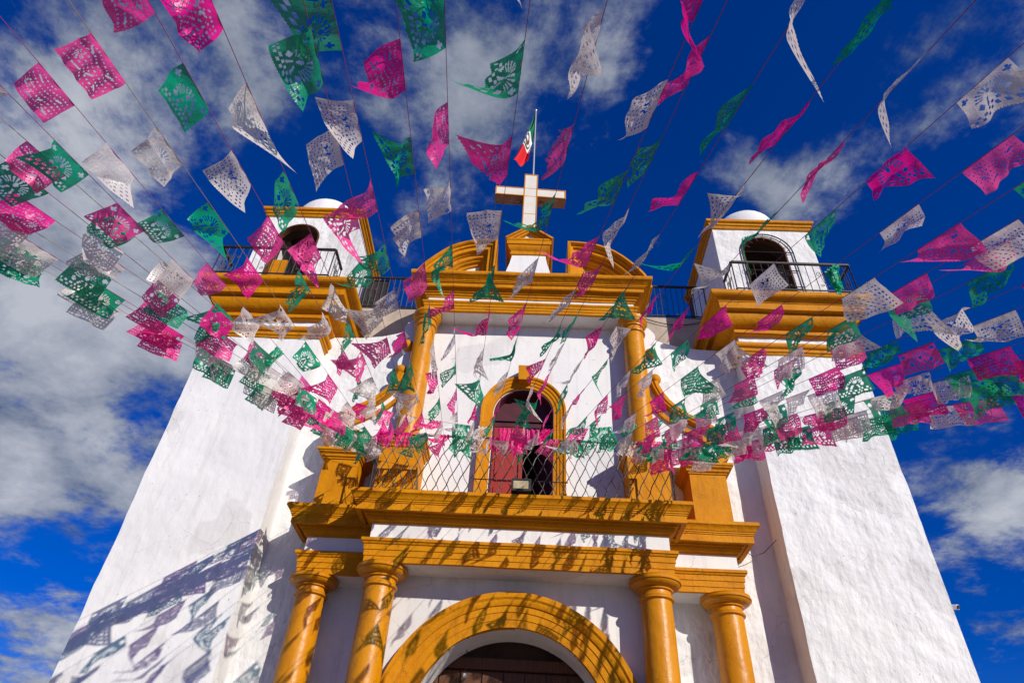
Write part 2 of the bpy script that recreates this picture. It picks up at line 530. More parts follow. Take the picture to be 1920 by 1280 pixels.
# facade wall behind the side columns, and the nave behind it
w = MB().rough_box(-4.3, -2.0, 0.0, 0.5, GZ, 8.9, 0.25, 0.008)
autosmooth(w.build('facade_wall', PLASTER, CH))
w = MB().rough_box(2.0, 4.3, 0.0, 0.5, GZ, 8.9, 0.25, 0.008)
autosmooth(w.build('facade_wall', PLASTER, CH))
w = MB().box(-4.1, 4.1, 2.2, 16, GZ, 8.9)
nave = w.build('nave', PLASTER, CH)
w = MB().add([(-4.3, 2.1, 8.9), (4.3, 2.1, 8.9), (4.3, 16.2, 8.9), (-4.3, 16.2, 8.9), (0, 2.1, 10.0), (0, 16.2, 10.0)],
             [(0, 1, 4), (2, 3, 5), (0, 4, 5, 3), (1, 2, 5, 4), (0, 3, 2, 1)])
w.build('roof', ROOFTILE, nave)
# portal block with the great arch
AX, AZ, AR = -0.04, 1.63, 1.39
w = arch_wall(MB(), -2.26, 2.26, GZ, 4.25, AX, AR, AZ, -0.6, 0.05, seg=40)
portal = w.build('portal_wall', SMOOTHWHITE, CH)
# archivolt
arc = [(AX + AR * math.cos(a), AZ + AR * math.sin(a)) for a in [math.pi * (1 - i / 48) for i in range(49)]]
arc = [(AX - AR, GZ + 0.01)] + arc + [(AX + AR, GZ + 0.01)]
prof = [(0.0, -0.55), (0.0, -0.655), (-0.10, -0.66), (-0.105, -0.672), (-0.20, -0.677), (-0.205, -0.69), (-0.29, -0.695), (-0.295, -0.715),
        (-0.33, -0.735), (-0.37, -0.74), (-0.40, -0.765), (-0.47, -0.77), (-0.475, -0.55)]
autosmooth(MB().sweep(arc, prof, XZ, 0.004).build('archivolt', YELLOW, CH), 25)
# wooden door inside the arch
w = MB()
w.box(-1.5, 1.5, 0.16, 0.22, GZ, 2.62)
door = w.build('portal_door', WOOD, CH)
for k in range(9):
    x = -1.44 + k * 0.32
    MB().box(x + 0.008, x + 0.308, 0.13, 0.158, GZ + 0.02, 2.60).build('door_board', WOOD, door)
MB().box(-1.5, 1.5, 0.08, 0.3, 2.63, 2.78).build('lintel', WOOD, CH)
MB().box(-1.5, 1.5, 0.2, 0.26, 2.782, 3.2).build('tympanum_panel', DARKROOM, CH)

# cores of the lower entablature (white soffit and frieze)
def entab(x0, x1, yf, amp=0.007, left=True, right=True):
    """x0..x1 frieze, yf frieze front; the ends that are False run into the neighbour"""
    autosmooth(MB().rough_box(x0, x1, yf, 0.0, 3.705, 4.66, 0.3, 0.003).build('frieze', SMOOTHWHITE, CH))
    path = []
    yb = yf + 0.55
    if left: path.append((x0, yb))
    path += [(x0, yf), (x1, yf)]
    if right: path.append((x1, yb))
    arch_p = [(-0.03, 3.695), (0.03, 3.695), (0.03, 3.775), (0.042, 3.78), (0.042, 3.865), (0.055, 3.87), (0.055, 3.95), (0.07, 3.955), (0.085, 3.985),
              (0.10, 3.99), (0.10, 4.035), (-0.03, 4.04)]
    autosmooth(MB().sweep(path, arch_p, XYZ, amp).build('architrave', YELLOW, CH), 25)
    c = [(-0.03, 4.29), (0.02, 4.29), (0.03, 4.31), (0.06, 4.325), (0.085, 4.36), (0.09, 4.395), (0.12, 4.40), (0.12, 4.42), (0.14, 4.42), (0.145, 4.445), (0.17, 4.445),
         (0.175, 4.415), (0.245, 4.41), (0.245, 4.52), (0.258, 4.523), (0.258, 4.545), (0.272, 4.548), (0.272, 4.572), (0.285, 4.575), (0.30, 4.61), (0.33, 4.645),
         (0.345, 4.655), (0.345, 4.70), (0.33, 4.715), (-0.03, 4.72)]
    autosmooth(MB().sweep(path, c, XYZ, amp * 1.3).build('cornice', YELLOW, CH), 25)
entab(-2.24, 2.24, -1.13)
entab(-3.39, -2.25, -0.53, right=False)
entab(2.25, 3.39, -0.53, left=False)

# lower columns
def column(x, y, r, z_neck, z_top, zb, rcap, mat=GLOSSYELLOW, name='column'):
    prof = [(r * 1.18, zb), (r * 1.10, zb + 2.5)] if zb < 0 else [(r * 1.1, zb)]
    n = 10
    z0 = prof[-1][1]
    prof = prof + [(r * (1.10 - 0.10 * i / n), z0 + (z_neck - z0) * i / n) for i in range(1, n + 1)]
    o = autosmooth(MB().lathe(prof, x, y, 40, amp=0.004).build(name, mat, CH), 40)
    H = z_top - z_neck
    k = rcap - r
    cp = [(r, z_neck - 0.05), (r + .012, z_neck - .045), (r + .035, z_neck - 0.03), (r + .038, z_neck - .01), (r + 0.02, z_neck), (r + .025, z_neck + .012), (r + .005, z_neck + .018), (r, z_neck + 0.03),
          (r, z_neck + H * 0.34), (r + .03, z_neck + H * .36), (r + .035, z_neck + H * .43), (r + .02, z_neck + H * .45),
          (r + k * .55, z_neck + H * .54), (r + k * .8, z_neck + H * .64), (r + k * .86, z_neck + H * .71), (r + k * .8, z_neck + H * .725),
          (r + k * .97, z_neck + H * .76), (r + k * 1.0, z_neck + H * .84), (r + k * .95, z_neck + H * .90), (r + k * .86, z_neck + H * .92), (r + k * .9, z_neck + H), (0.0, z_neck + H)]
    autosmooth(MB().lathe(cp, x, y, 44, amp=0.003).build('capital', mat, o), 35)
    return o
for s in (-1, 1):
    column(2.015 * s, -0.88, 0.222, 3.43, 3.70, GZ, 0.385)
    column(3.18 * s, -0.31, 0.225, 3.45, 3.70, GZ, 0.385)

# ---- upper storey -------------------------------------------------
UY = -0.2
w = arch_wall(MB(), -2.35, 2.35, 4.6, 9.7, -0.04, 0.56, 7.02, UY, 0.0, seg=30)
w.build('upper_wall', SMOOTHWHITE, CH)
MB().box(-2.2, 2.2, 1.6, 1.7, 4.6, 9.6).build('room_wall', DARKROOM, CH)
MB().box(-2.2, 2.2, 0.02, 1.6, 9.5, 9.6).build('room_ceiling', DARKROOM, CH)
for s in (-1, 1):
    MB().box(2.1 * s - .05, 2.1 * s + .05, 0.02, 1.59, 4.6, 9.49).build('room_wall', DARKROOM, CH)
arc = [(-0.04 + 0.57 * math.cos(a), 7.02 + 0.57 * math.sin(a)) for a in [math.pi * (1 - i / 36) for i in range(37)]]
arc = [(-0.61, 4.72)] + arc + [(0.53, 4.72)]
prof = [(0.0, -0.15), (0.0, -0.255), (-0.06, -0.26), (-0.062, -0.275), (-0.12, -0.28), (-0.122, -0.295), (-0.16, -0.30), (-0.19, -0.33), (-0.225, -0.335), (-0.23, -0.15)]
autosmooth(MB().sweep(arc, prof, XZ, 0.003).build('doorway_moulding', YELLOW, CH), 25)
key = [(-0.16, 7.66), (0.08, 7.66), (0.095, 8.0), (-0.175, 8.0)]
autosmooth(MB().prism(key, XZ, -0.44, -0.18).build('keystone', YELLOW, CH))
# red leaf (closed) and leaf ajar, its shade painted in as maroon
leaf = MB().box(-0.60, -0.03, 0.03, 0.08, 4.73, 6.85).build('door_leaf', REDDOOR, CH)
for (z0, z1) in ((4.95, 5.6), (5.72, 6.48)):
    MB().box(-0.52, -0.13, 0.012, 0.029, z0, z1).build('door_panel', REDDOOR, leaf)
MB().box(-0.09, -0.02, 0.0, 0.029, 4.75, 6.6).build('door_stile', REDDOOR, leaf)
ang = R(58)
lv = []
for (a, b, z) in [(0, 0, 4.73), (-0.54, 0, 4.73), (-0.54, 0.05, 4.73), (0, 0.05, 4.73), (0, 0, 6.6), (-0.54, 0, 6.6), (-0.54, 0.05, 6.6), (0, 0.05, 6.6)]:
    lv.append((0.50 + a * math.cos(ang) + b * math.sin(ang), 0.09 - a * math.sin(ang) + b * math.cos(ang), z))
MB().add(lv, [(0, 3, 2, 1), (4, 5, 6, 7), (0, 1, 5, 4), (1, 2, 6, 5), (2, 3, 7, 6), (3, 0, 4, 7)]).build('door_leaf', DARKDOOR, CH)
lining = [(-0.60, 4.72)] + [(-0.04 + 0.56 * math.cos(math.pi * (1 - i / 30)), 7.02 + 0.56 * math.sin(math.pi * i / 30)) for i in range(31)] + [(0.52, 4.72)]
MB().sweep(lining, [(0.0, -0.19), (0.025, -0.19), (0.025, 0.02), (0.0, 0.02)], XZ, 0.002).build('door_shade_lining', DARKDOOR, CH)  # dark band added over the pale reveal, painted shade
fan = [(-0.04 + 0.6 * math.cos(math.pi * i / 24), 7.0 + 0.6 * math.sin(math.pi * i / 24)) for i in range(25)]
MB().prism(fan, XZ, 0.03, 0.07).build('fanlight_panel', DARKDOOR, CH)
MB().box(-0.64, 0.56, 0.02, 0.1, 6.86, 6.95).build('door_transom', DARKDOOR, CH)
# balcony floor
MB().box(-2.2, 2.2, -1.2, 0.3, 4.60, 4.705).build('balcony_floor', SOFFIT, CH)
# upper entablature
autosmooth(MB().rough_box(-2.14, 2.14, -0.62, 0.3, 9.205, 9.99, 0.3, 0.003).build('frieze', SMOOTHWHITE, CH))
path = [(-2.14, 0.25), (-2.14, -0.62), (2.14, -0.62), (2.14, 0.25)]
p = [(-0.03, 9.195), (0.03, 9.195), (0.03, 9.25), (0.042, 9.255), (0.042, 9.315), (0.056, 9.32), (0.06, 9.37), (0.085, 9.40), (0.085, 9.435), (-0.03, 9.44)]
autosmooth(MB().sweep(path, p, XYZ, 0.01).build('architrave', YELLOW, CH), 25)
c = [(-0.03, 9.57), (0.02, 9.57), (0.03, 9.60), (0.06, 9.62), (0.07, 9.66), (0.10, 9.665), (0.10, 9.70), (0.13, 9.70), (0.13, 9.73), (0.20, 9.73), (0.205, 9.82), (0.235, 9.825),
     (0.235, 9.845), (0.255, 9.85), (0.255, 9.87), (0.27, 9.88), (0.33, 9.93), (0.36, 9.945), (0.375, 9.975), (0.37, 10.03), (0.345, 10.055), (-0.03, 10.06)]
autosmooth(MB().sweep(path, c, XYZ, 0.012).build('cornice', YELLOW, CH), 25)
# upper columns on pedestals
for s in (-1, 1):
    ped = autosmooth(MB().rough_box(min(1.76 * s, 2.44 * s), max(1.76 * s, 2.44 * s), -0.78, -0.15, 4.7, 5.92, 0.3, 0.004).build('column_pedestal', YELLOW, CH))
    pth = [(1.76, -0.16), (1.76, -0.78), (2.44, -0.78), (2.44, -0.16)]
    if s < 0:
        pth = [(-x, y) for (x, y) in pth][::-1]
    pp = [(-0.02, 5.86), (0.02, 5.86), (0.03, 5.90), (0.06, 5.93), (0.065, 5.97), (0.09, 5.975), (0.09, 6.04), (-0.02, 6.045)]
    autosmooth(MB().sweep(pth, pp, XYZ, 0.007).build('pedestal_cap', YELLOW, ped), 25)
    MB().box(min(1.74 * s, 2.46 * s), max(1.74 * s, 2.46 * s), -0.80, -0.16, 6.046, 6.10).build('pedestal_slab', SMOOTHWHITE, ped)
    column(2.11 * s, -0.46, 0.2, 8.86, 9.195, 6.1, 0.30, name='upper_column')
    # outer pedestal with its scroll
    x0, x1 = (2.82, 3.43)
    xs = (x0, x1) if s > 0 else (-x1, -x0)
    op = autosmooth(MB().rough_box(xs[0], xs[1], -0.60, 0.02, 4.7, 5.72, 0.3, 0.004).build('scroll_pedestal', YELLOW, CH))
    pth = [(xs[0], 0.0), (xs[0], -0.60), (xs[1], -0.60), (xs[1], 0.0)]
    pp = [(-0.02, 5.67), (0.02, 5.67), (0.025, 5.70), (0.05, 5.705), (0.06, 5.74), (0.10, 5.765), (0.105, 5.79), (0.125, 5.795), (0.125, 5.84), (-0.02, 5.845)]
    autosmooth(MB().sweep(pth, pp, XYZ, 0.007).build('pedestal_cap', YELLOW, op), 25)
    MB().box(xs[0] + 0.02, xs[1] - 0.02, -0.58, 0.0, 5.846, 5.93).build('pedestal_slab', SMOOTHWHITE, op)
    # scroll: outer line from the ball down to the curl
    line = [(2.47, 7.72), (2.5, 7.6), (2.56, 7.45), (2.66, 7.28), (2.8, 7.12), (2.98, 6.97), (3.18, 6.85), (3.38, 6.74), (3.54, 6.6), (3.63, 6.43),
            (3.64, 6.26), (3.56, 6.1), (3.42, 6.0), (3.24, 5.95), (3.06, 5.97), (2.94, 6.06), (2.9, 6.18), (2.95, 6.3), (3.06, 6.36)]
    L = [(x * s, z) for x, z in line]
    fill = [(2.3, 7.72)] + line[:14] + [(2.9, 5.94), (2.3, 5.94)]
    fl = [(x * s, z) for x, z in fill]
    body = MB()
    q = fl if s > 0 else fl[::-1]
    body.prism(q, XZ, -0.32, 0.02)
    vol = body.build('scroll', SMOOTHWHITE, CH)
    d = 1 if s > 0 else -1
    pr = [(-0.03 * d, -0.34), (-0.03 * d, -0.46), (0.0, -0.475), (0.045 * d, -0.475), (0.05 * d, -0.45), (0.07 * d, -0.45), (0.075 * d, -0.47), (0.10 * d, -0.465), (0.11 * d, -0.30), (-0.03 * d, -0.30)]
    autosmooth(MB().sweep(L, pr, XZ, 0.003).build('scroll_moulding', YELLOW, vol), 30)
    L2 = [((x - 0.19) * s, z - 0.16) for x, z in line[1:9]]
    pr2 = [(-0.02 * d, -0.30), (-0.02 * d, -0.38), (0.06 * d, -0.38), (0.06 * d, -0.30)]
    autosmooth(MB().sweep(L2, pr2, XZ, 0.003).build('scroll_moulding', YELLOW, vol), 30)
    autosmooth(MB().sphere((2.47 * s, -0.36, 7.82), 0.115).build('ball_finial', YELLOW, vol))
    autosmooth(MB().sphere((2.44 * s, -0.36, 8.46), 0.12).build('ball_finial', YELLOW, CH))
    # fluted edge behind the column
    wave = [(2.3, 9.2)] + [(2.46 + 0.13 * abs(math.sin(i * math.pi / 6)), 9.2 - i * 0.075) for i in range(19)] + [(2.3, 7.8)]
    wave = [(x * s, z) for x, z in wave]
    MB().prism(wave if s > 0 else wave[::-1], XZ, -0.30, 0.02).build('wavy_pilaster', SMOOTHWHITE, CH)

# split pediment
half = [(0.79, 11.46), (1.02, 11.455), (1.25, 11.43), (1.42, 11.39), (1.57, 11.33), (1.70, 11.27), (1.82, 11.20), (1.99, 11.05), (2.15, 10.88), (2.31, 10.69), (2.44, 10.49), (2.53, 10.30), (2.58, 10.06)]
for s in (-1, 1):
    path = [(x * s, z) for x, z in half] 
    path = [(0.79 * s, 10.06)] + path
    d = 1 if s > 0 else -1
    pr = [(0.0, -0.10), (0.0, -0.64), (0.05, -0.65), (0.07, -0.62), (0.075, -0.58), (0.12, -0.57), (0.13, -0.52), (0.21, -0.51), (0.215, -0.43), (0.235, -0.43), (0.24, -0.38),
          (0.31, -0.36), (0.33, -0.30), (0.35, -0.29), (0.36, -0.22), (0.41, -0.21), (0.42, -0.10)]
    pr = [(a * d, b) for a, b in pr]
    ped = autosmooth(MB().sweep(path, pr, XZ, 0.005, 0.15).build('split_pediment', YELLOW, CH), 25)
    poly = [(0.80 * s, 10.05)] + [((x + 0.01) * s if i == 0 else x * s, z - 0.01) for i, (x, z) in enumerate(half)]
    # tympanum slab built as strips down to the cornice
    mb = MB()
    for a, b in zip(half[:-1], half[1:]):
        z0 = 10.055
        mb.prism([(a[0] * s, z0), (b[0] * s, z0), (b[0] * s, b[1] - .012), (a[0] * s, a[1] - .012)], XZ, -0.16, 0.3)
    mb.build('tympanum', SMOOTHWHITE, ped)

# small gabled plinth for the cross
XC = -0.08
mb = MB()
flare = [(0.52, 10.06), (0.50, 10.40), (0.46, 10.60), (0.415, 10.80), (0.385, 11.0), (0.37, 11.12)]
vs, fs = [], []
for (h, z) in flare:
    vs += [(XC - h, -0.30 - h * 0.55, z), (XC + h, -0.30 - h * 0.55, z), (XC + h, 0.55, z), (XC - h, 0.55, z)]
for i in range(len(flare) - 1):
    for k in range(4):
        fs.append((i * 4 + k, i * 4 + (k + 1) % 4, i * 4 + 4 + (k + 1) % 4, i * 4 + 4 + k))
fs.append((20, 21, 22, 23))
mb.add(vs, fs)
plinth = autosmooth(mb.build('cross_plinth', SMOOTHWHITE, CH), 50)
path = [(XC - 0.36, 0.60), (XC - 0.36, -0.48), (XC + 0.36, -0.48), (XC + 0.36, 0.60)]
pr = [(-0.10, 11.05), (0.02, 11.05), (0.03, 11.08), (0.055, 11.09), (0.055, 11.14), (0.04, 11.15), (0.04, 11.20), (0.075, 11.24), (0.11, 11.30), (0.115, 11.34), (0.14, 11.345), (0.14, 11.46), (0.155, 11.47), (0.155, 11.52), (-0.10, 11.53)]
autosmooth(MB().sweep(path, pr, XYZ, 0.007).build('plinth_cornice', YELLOW, plinth), 25)
MB().box(XC - 0.30, XC + 0.30, -0.46, 0.6, 11.13, 11.52).build('plinth_core', SMOOTHWHITE, plinth)
gab = [(XC - 0.55, 11.53), (XC, 11.97), (XC + 0.55, 11.53)]
pr = [(0.0, 0.60), (0.0, -0.66), (0.05, -0.67), (0.06, -0.63), (0.09, -0.62), (0.10, -0.58), (0.13, -0.57), (0.135, -0.50), (0.14, 0.60)]
autosmooth(MB().sweep(gab, pr, XZ, 0.003).build('plinth_gable', YELLOW, plinth), 25)
MB().prism([(XC - 0.45, 11.532), (XC + 0.45, 11.532), (XC, 11.86)], XZ, -0.49, 0.58).build('gable_panel', SMOOTHWHITE, plinth)

# ---- towers --------------------------------------------------------
def rails(parent, segs, z0, z1, spacing, scroll_every=5):
    """iron railing along plan segments; top rail, foot rail, uprights, scrolls"""
    for (a, b) in segs:
        a, b = Vector(a), Vector(b)
        L = (b - a).length
        d = (b - a) / L
        P = lambda t, z: (a.x + d.x * t, a.y + d.y * t, z)
        nrm = Vector((d.y, -d.x)) * 0.02
        def bar(w0, t0, t1, za, zb, nm):
            mb = MB()
            vs = []
            for t in (t0, t1):
                for sgn in (-1, 1):
                    for z in (za, zb):
                        vs.append((a.x + d.x * t + nrm.x / 0.02 * w0 * sgn, a.y + d.y * t + nrm.y / 0.02 * w0 * sgn, z))
            mb.add(vs, [(0, 1, 3, 2), (4, 6, 7, 5), (0, 4, 5, 1), (2, 3, 7, 6), (1, 5, 7, 3), (0, 2, 6, 4)])
            mb.build(nm, IRON, parent)
        bar(0.025, 0, L, z1 - 0.045, z1, 'top_rail')
        bar(0.012, 0, L, z0 + 0.06, z0 + 0.085, 'foot_rail')
        n = max(2, int(round(L / spacing)))
        for i in range(n + 1):
            t = L * i / n
            MB().tube([P(t, z0), P(t, z1 - 0.04)], 0.008 if 0 < i < n else 0.014, 5).build('upright', IRON, parent)
            if i % scroll_every == 2 and i < n - 1:
                for sgn in (-1, 1):
                    c = t + sgn * spacing * 0.42
                    zz = z0 + (z1 - z0) * 0.62
                    s1 = spiral(0, 0, 0.012, 0.07, 0 if sgn > 0 else math.pi, 1.3 * sgn, 16)
                    pts = [P(c + x, zz + z) for x, z in s1]
                    pts += [P(t + sgn * 0.03, z0 + (z1 - z0) * 0.42), P(t + sgn * 0.012, z0 + (z1 - z0) * 0.34)]
                    MB().tube(pts, 0.006, 4, False).build('scroll_bar', IRON, parent)
                    s2 = spiral(0, 0, 0.01, 0.045, 0 if sgn > 0 else math.pi, -1.2 * sgn, 12)
                    MB().tube([P(t + sgn * 0.055 + x, z0 + (z1 - z0) * 0.26 + z) for x, z in s2], 0.006, 4, False).build('scroll_bar', IRON, parent)
for s in (-1, 1):
    xi, xo = 4.21, 6.48
    X0, X1 = (xi, xo) if s > 0 else (-xo, -xi)
    tower = autosmooth(MB().rough_box(X0, X1, -0.5, 2.4, GZ, 9.5, 0.16, 0.016).build('tower', PLASTER if s > 0 else FINEPLASTER, CH))
    tower['label'] = 'right bell tower, plain white plaster' if s > 0 else 'left bell tower, plain white plaster'
    rect = lambda a, b, yf, yb: [(a, yb), (a, yf), (b, yf), (b, yb)]
    pr = [(-0.05, 8.42), (0.02, 8.42), (0.035, 8.46), (0.06, 8.475), (0.06, 8.51), (0.045, 8.52), (0.05, 8.55), (0.085, 8.57), (0.105, 8.60), (0.105, 8.66), (-0.05, 8.68)]
    autosmooth(MB().sweep(rect(X0, X1, -0.5, 0.0), pr, XYZ, 0.008).build('string_course', YELLOW, tower), 25)
    a, b = (X0 + 0.02, X1 - 0.22) if s > 0 else (X0 + 0.22, X1 - 0.02)
    pr = [(-0.05, 8.87), (0.08, 8.87), (0.12, 8.89), (0.125, 8.95), (0.105, 8.96), (0.11, 9.0), (0.14, 9.01), (0.20, 9.03), (0.26, 9.08), (0.305, 9.15), (0.32, 9.22), (0.30, 9.25), (0.31, 9.27),
          (0.42, 9.275), (0.425, 9.42), (0.44, 9.43), (0.45, 9.46), (0.48, 9.47), (0.50, 9.50), (0.56, 9.51), (0.585, 9.54), (0.59, 9.62), (0.57, 9.645), (-0.05, 9.65)]
    autosmooth(MB().sweep(rect(a, b, -0.5, 2.4), pr, XYZ, 0.014).build('tower_cornice', YELLOW, tower), 25)
    MB().box(X0 - .1, X1 + .1, -0.55, 2.4, 9.55, 9.652).build('tower_floor', SOFFIT, tower)
    # belfry: four thin walls with arched openings
    yf, yb, zt = -0.32, 2.0, 12.5
    cx = 5.30 if s > 0 else -5.53
    belfry = arch_wall(MB(), X0 + .02, X1 - .02, 9.653, zt, cx, 0.5, 11.65, yf, yf + 0.16, XZ)
    belfry = belfry.build('belfry', PLASTER, tower)
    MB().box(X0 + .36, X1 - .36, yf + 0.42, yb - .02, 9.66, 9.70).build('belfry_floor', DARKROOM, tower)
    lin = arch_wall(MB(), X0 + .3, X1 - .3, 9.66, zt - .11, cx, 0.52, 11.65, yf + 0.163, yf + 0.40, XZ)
    lin.build('belfry_shade_lining', DARKROOM, tower)  # added inner skin, dark to paint the bell chamber's shade
    ap = [(cx - 0.5, 9.66)] + [(cx + 0.5 * math.cos(math.pi * (1 - i / 24)), 11.65 + 0.5 * math.sin(math.pi * i / 24)) for i in range(25)] + [(cx + 0.5, 9.66)]
    MB().sweep(ap, [(0.0, yf - 0.012), (0.035, yf - 0.012), (0.035, yf + 0.15), (0.0, yf + 0.15)], XZ, 0.003).build('opening_frame', WOOD, tower)
    # inner side wall with small arch, outer side wall, back wall
    side = MB()
    xin = X0 + .02 if s > 0 else X1 - .02
    xout = X1 - .02 if s > 0 else X0 + .02
    arch_wall(side, yf + 0.161, yb, 9.653, zt, 0.95, 0.36, 10.75, xin, xin + 0.2 * s, YZ)
    side.build('belfry_side', PLASTER, tower)
    MB().box(min(xout, xout - .35 * s), max(xout, xout - .35 * s), yf + 0.161, yb, 9.653, zt).build('belfry_side', PLASTER, tower)
    MB().box(X0 + .02, X1 - .02, yb + .001, yb + 0.3, 9.653, zt).build('belfry_back', DARKROOM, tower)  # closed solid to keep light out of the belfry, dark for shade
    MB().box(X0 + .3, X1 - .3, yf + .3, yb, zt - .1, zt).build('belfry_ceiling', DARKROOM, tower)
    pr = [(-0.06, 12.40), (0.03, 12.40), (0.05, 12.43), (0.06, 12.47), (0.085, 12.475), (0.09, 12.53), (0.115, 12.54), (0.135, 12.56), (0.14, 12.62), (-0.06, 12.63)]
    pr = [(d_, z_) for d_, z_ in pr]
    autosmooth(MB().sweep(rect(X0 + .02, X1 - .02, yf, yb + 0.3), pr, XYZ, 0.006).build('belfry_cornice', YELLOW, tower), 25)
    MB().box(X0 - .05, X1 + .05, yf - .05, yb + .3, 12.5, 12.628).build('belfry_roof', SMOOTHWHITE, tower)
    Rd = 0.82
    dome = [(Rd, 12.63)] + [(Rd * math.cos(i * math.pi / 28), 13.0 + Rd * math.sin(i * math.pi / 28)) for i in range(15)]
    autosmooth(MB().lathe(dome, 5.36 * s, 0.6, 36, amp=0.01).build('dome', SMOOTHWHITE, tower))
    # terrace railing
    rail = MB().box(X0 + .0, X0 + .02, -1.0, -0.98, 9.653, 9.67).build('terrace_railing', IRON, CH)
    ra, rb = (4.19, 6.62) if s > 0 else (-6.68, -4.22)
    rails(rail, [((ra, -1.03), (rb, -1.03)), ((ra, -0.45), (ra, -1.03)), ((rb, -1.03), (rb, -0.45))], 9.653, 10.52, 0.155)
    # walkway set back behind the screen wall
    wa, wb = (2.2, 4.2) if s > 0 else (-4.2, -2.2)
    walk = autosmooth(MB().rough_box(wa, wb, 0.95, 2.15, 8.4, 10.66, 0.3, 0.01).build('walkway', SOFFIT, CH))
    walk_rail = MB().box(wa + .01, wb - .01, 0.955, 0.99, 10.675, 10.70).build('walkway_railing', IRON, CH)
    rails(walk_rail, [((wa, 0.97), (wb, 0.97))], 10.68, 11.74, 0.135)
    # swooping top of the screen wall
    sw = [(2.30, 8.85), (4.22, 8.85), (4.22, 8.9), (3.5, 8.93), (3.1, 8.99), (2.8, 9.08), (2.55, 9.2), (2.30, 9.3)]
    sw = [(x * s, z) for x, z in sw]
    MB().prism(sw if s > 0 else sw[::-1], XZ, 0.01, 0.45).build('wall_coping', PLASTER, CH)
# dark gate at the left end of the walkway, arched grille on the right belfry, ochre shutter on the left
MB().box(-4.15, -3.55, 1.03, 1.07, 10.67, 11.7).build('walkway_gate', IRON, CH)
gr = MB().tube([(4.78, -0.36, 9.66), (4.78, -0.36, 11.6)] + [(5.36 + 0.58 * math.cos(a), -0.36, 11.6 + 0.62 * math.sin(a)) for a in [math.pi * (1 - i / 16) for i in range(1, 16)]] + [(5.94, -0.36, 11.6), (5.94, -0.36, 9.66)], 0.016, 5).build('belfry_grille', IRON, CH)
for z in (10.5, 11.0, 11.6):
    MB().tube([(4.78, -0.36, z), (5.94, -0.36, z)], 0.012, 5).build('grille_bar', IRON, gr)
for k in range(7):
    a = math.pi * (k + 1) / 8
    MB().tube([(5.36 + 0.4 * math.cos(a), -0.36, 11.6 + 0.4 * math.sin(a)), (5.36 + 0.58 * math.cos(a), -0.36, 11.6 + 0.62 * math.sin(a))], 0.008, 4).build('grille_bar', IRON, gr)
MB().box(-6.02, -5.68, -0.12, -0.06, 9.66, 11.1).build('belfry_shutter', YELLOW, CH)
MB().box(5.36, 5.85, 0.5, 0.55, 9.66, 11.5).build('belfry_shutter', WOOD, CH)

# ---- balcony railing: crossed rods --------------------------------
RY = -1.36
top = MB().tube([(-2.36, RY, 5.74), (2.36, RY, 5.74)], 0.014, 6).build('balcony_railing', IRON, CH)
z0, z1, dx, sp = 4.725, 5.73, 0.47, 0.165
rng = random.Random(4)
nw = int((4.66 + dx) / sp)
for sgn in (1, -1):
    for i in range(nw):
        xs = -2.33 - dx + (i + 0.5) * sp if sgn > 0 else -2.33 + (i + 0.5) * sp
        xa, xb, za, zb = xs, xs + sgn * dx, z0, z1
        pts = []
        for k in range(9):
            f = k / 8
            x = xa + (xb - xa) * f + 0.012 * math.sin(f * math.pi * 5.6)
            if -2.34 <= x <= 2.34:
                pts.append((x, RY - 0.06 * math.sin(math.pi * min(1, (1 - f) * 1.2)) + (0.006 * sgn), z0 + (z1 - z0) * f))
        if len(pts) > 1:
            MB().tube(pts, 0.0085 if sgn > 0 else 0.005, 5).build('rod', IRON, top)
MB().tube([(-0.75, RY - .02, 4.98), (0.72, RY - .02, 4.98)], 0.009, 5).build('rod', IRON, top)
for x in (-2.35, 2.35):
    MB().tube([(x, RY, 4.72), (x, RY, 5.75)], 0.016, 6).build('post', IRON, top)

# ------------------------------------------------------------------ separate things on the church
# cross
cr = empty('roof_cross', (-0.12, -0.30, 11.7), 'tall white tiled cross with gilt edges on the gable top', 'cross')
ca = R(3.4)
def rot(v):
    x, y = v[0], v[1]
    return (-0.12 + x * math.cos(ca) - y * math.sin(ca), -0.30 + x * math.sin(ca) + y * math.cos(ca), v[2])
def cbox(x0, x1, y0, y1, z0, z1, name, mat, parent):
    mb = MB().box(x0, x1, y0, y1, z0, z1)
    mb.v = [rot(v) for v in mb.v]
    return mb.build(name, mat, parent)
sh = cbox(-0.145, 0.145, -0.15, 0.15, 11.75, 14.18, 'shaft', TILE, cr)
for (xa, xb, nm) in ((-0.86, -0.156, 'arm'), (0.156, 0.86, 'arm')):
    arm = cbox(xa, xb, -0.15, 0.15, 13.30, 13.61, nm, TILE, cr)
    for (zz) in ((13.297, 13.325), (13.585, 13.613)):
        cbox(xa, xb, -0.158, -0.135, zz[0], zz[1], 'gilt_edge', YELLOW, arm)
    e = xa if xa < 0 else xb
    cbox(e - 0.014, e + 0.014, -0.159, 0.15, 13.29, 13.62, 'gilt_edge', YELLOW, arm)
    cbox(xa, xb, -0.13, 0.14, 13.285, 13.2969, 'arm_underside', ROOFTILE, arm)
    # iron scrolls in the corners
    sg = -1 if xa < 0 else 1
    for zz, v in ((13.66, 1), (13.25, -1)):
        pts = [(sg * (0.16 + 0.22 * i / 10), -0.02, zz + v * 0.05 * math.sin(i * 0.9)) for i in range(11)]
        pts2 = [(sg * (0.25 + x), -0.02, zz + v * (0.06 + z)) for x, z in spiral(0, 0, 0.01, 0.06, 0, 1.2, 12)]
        mb = MB().tube(pts, 0.008, 4).tube(pts2, 0.008, 4)
        mb.v = [rot(q) for q in mb.v]
        mb.build('corner_scroll', IRON, arm)
for x in (-0.158, 0.158):
    cbox(x - 0.012, x + 0.012, -0.16, -0.135, 11.75, 14.18, 'gilt_edge', YELLOW, sh)
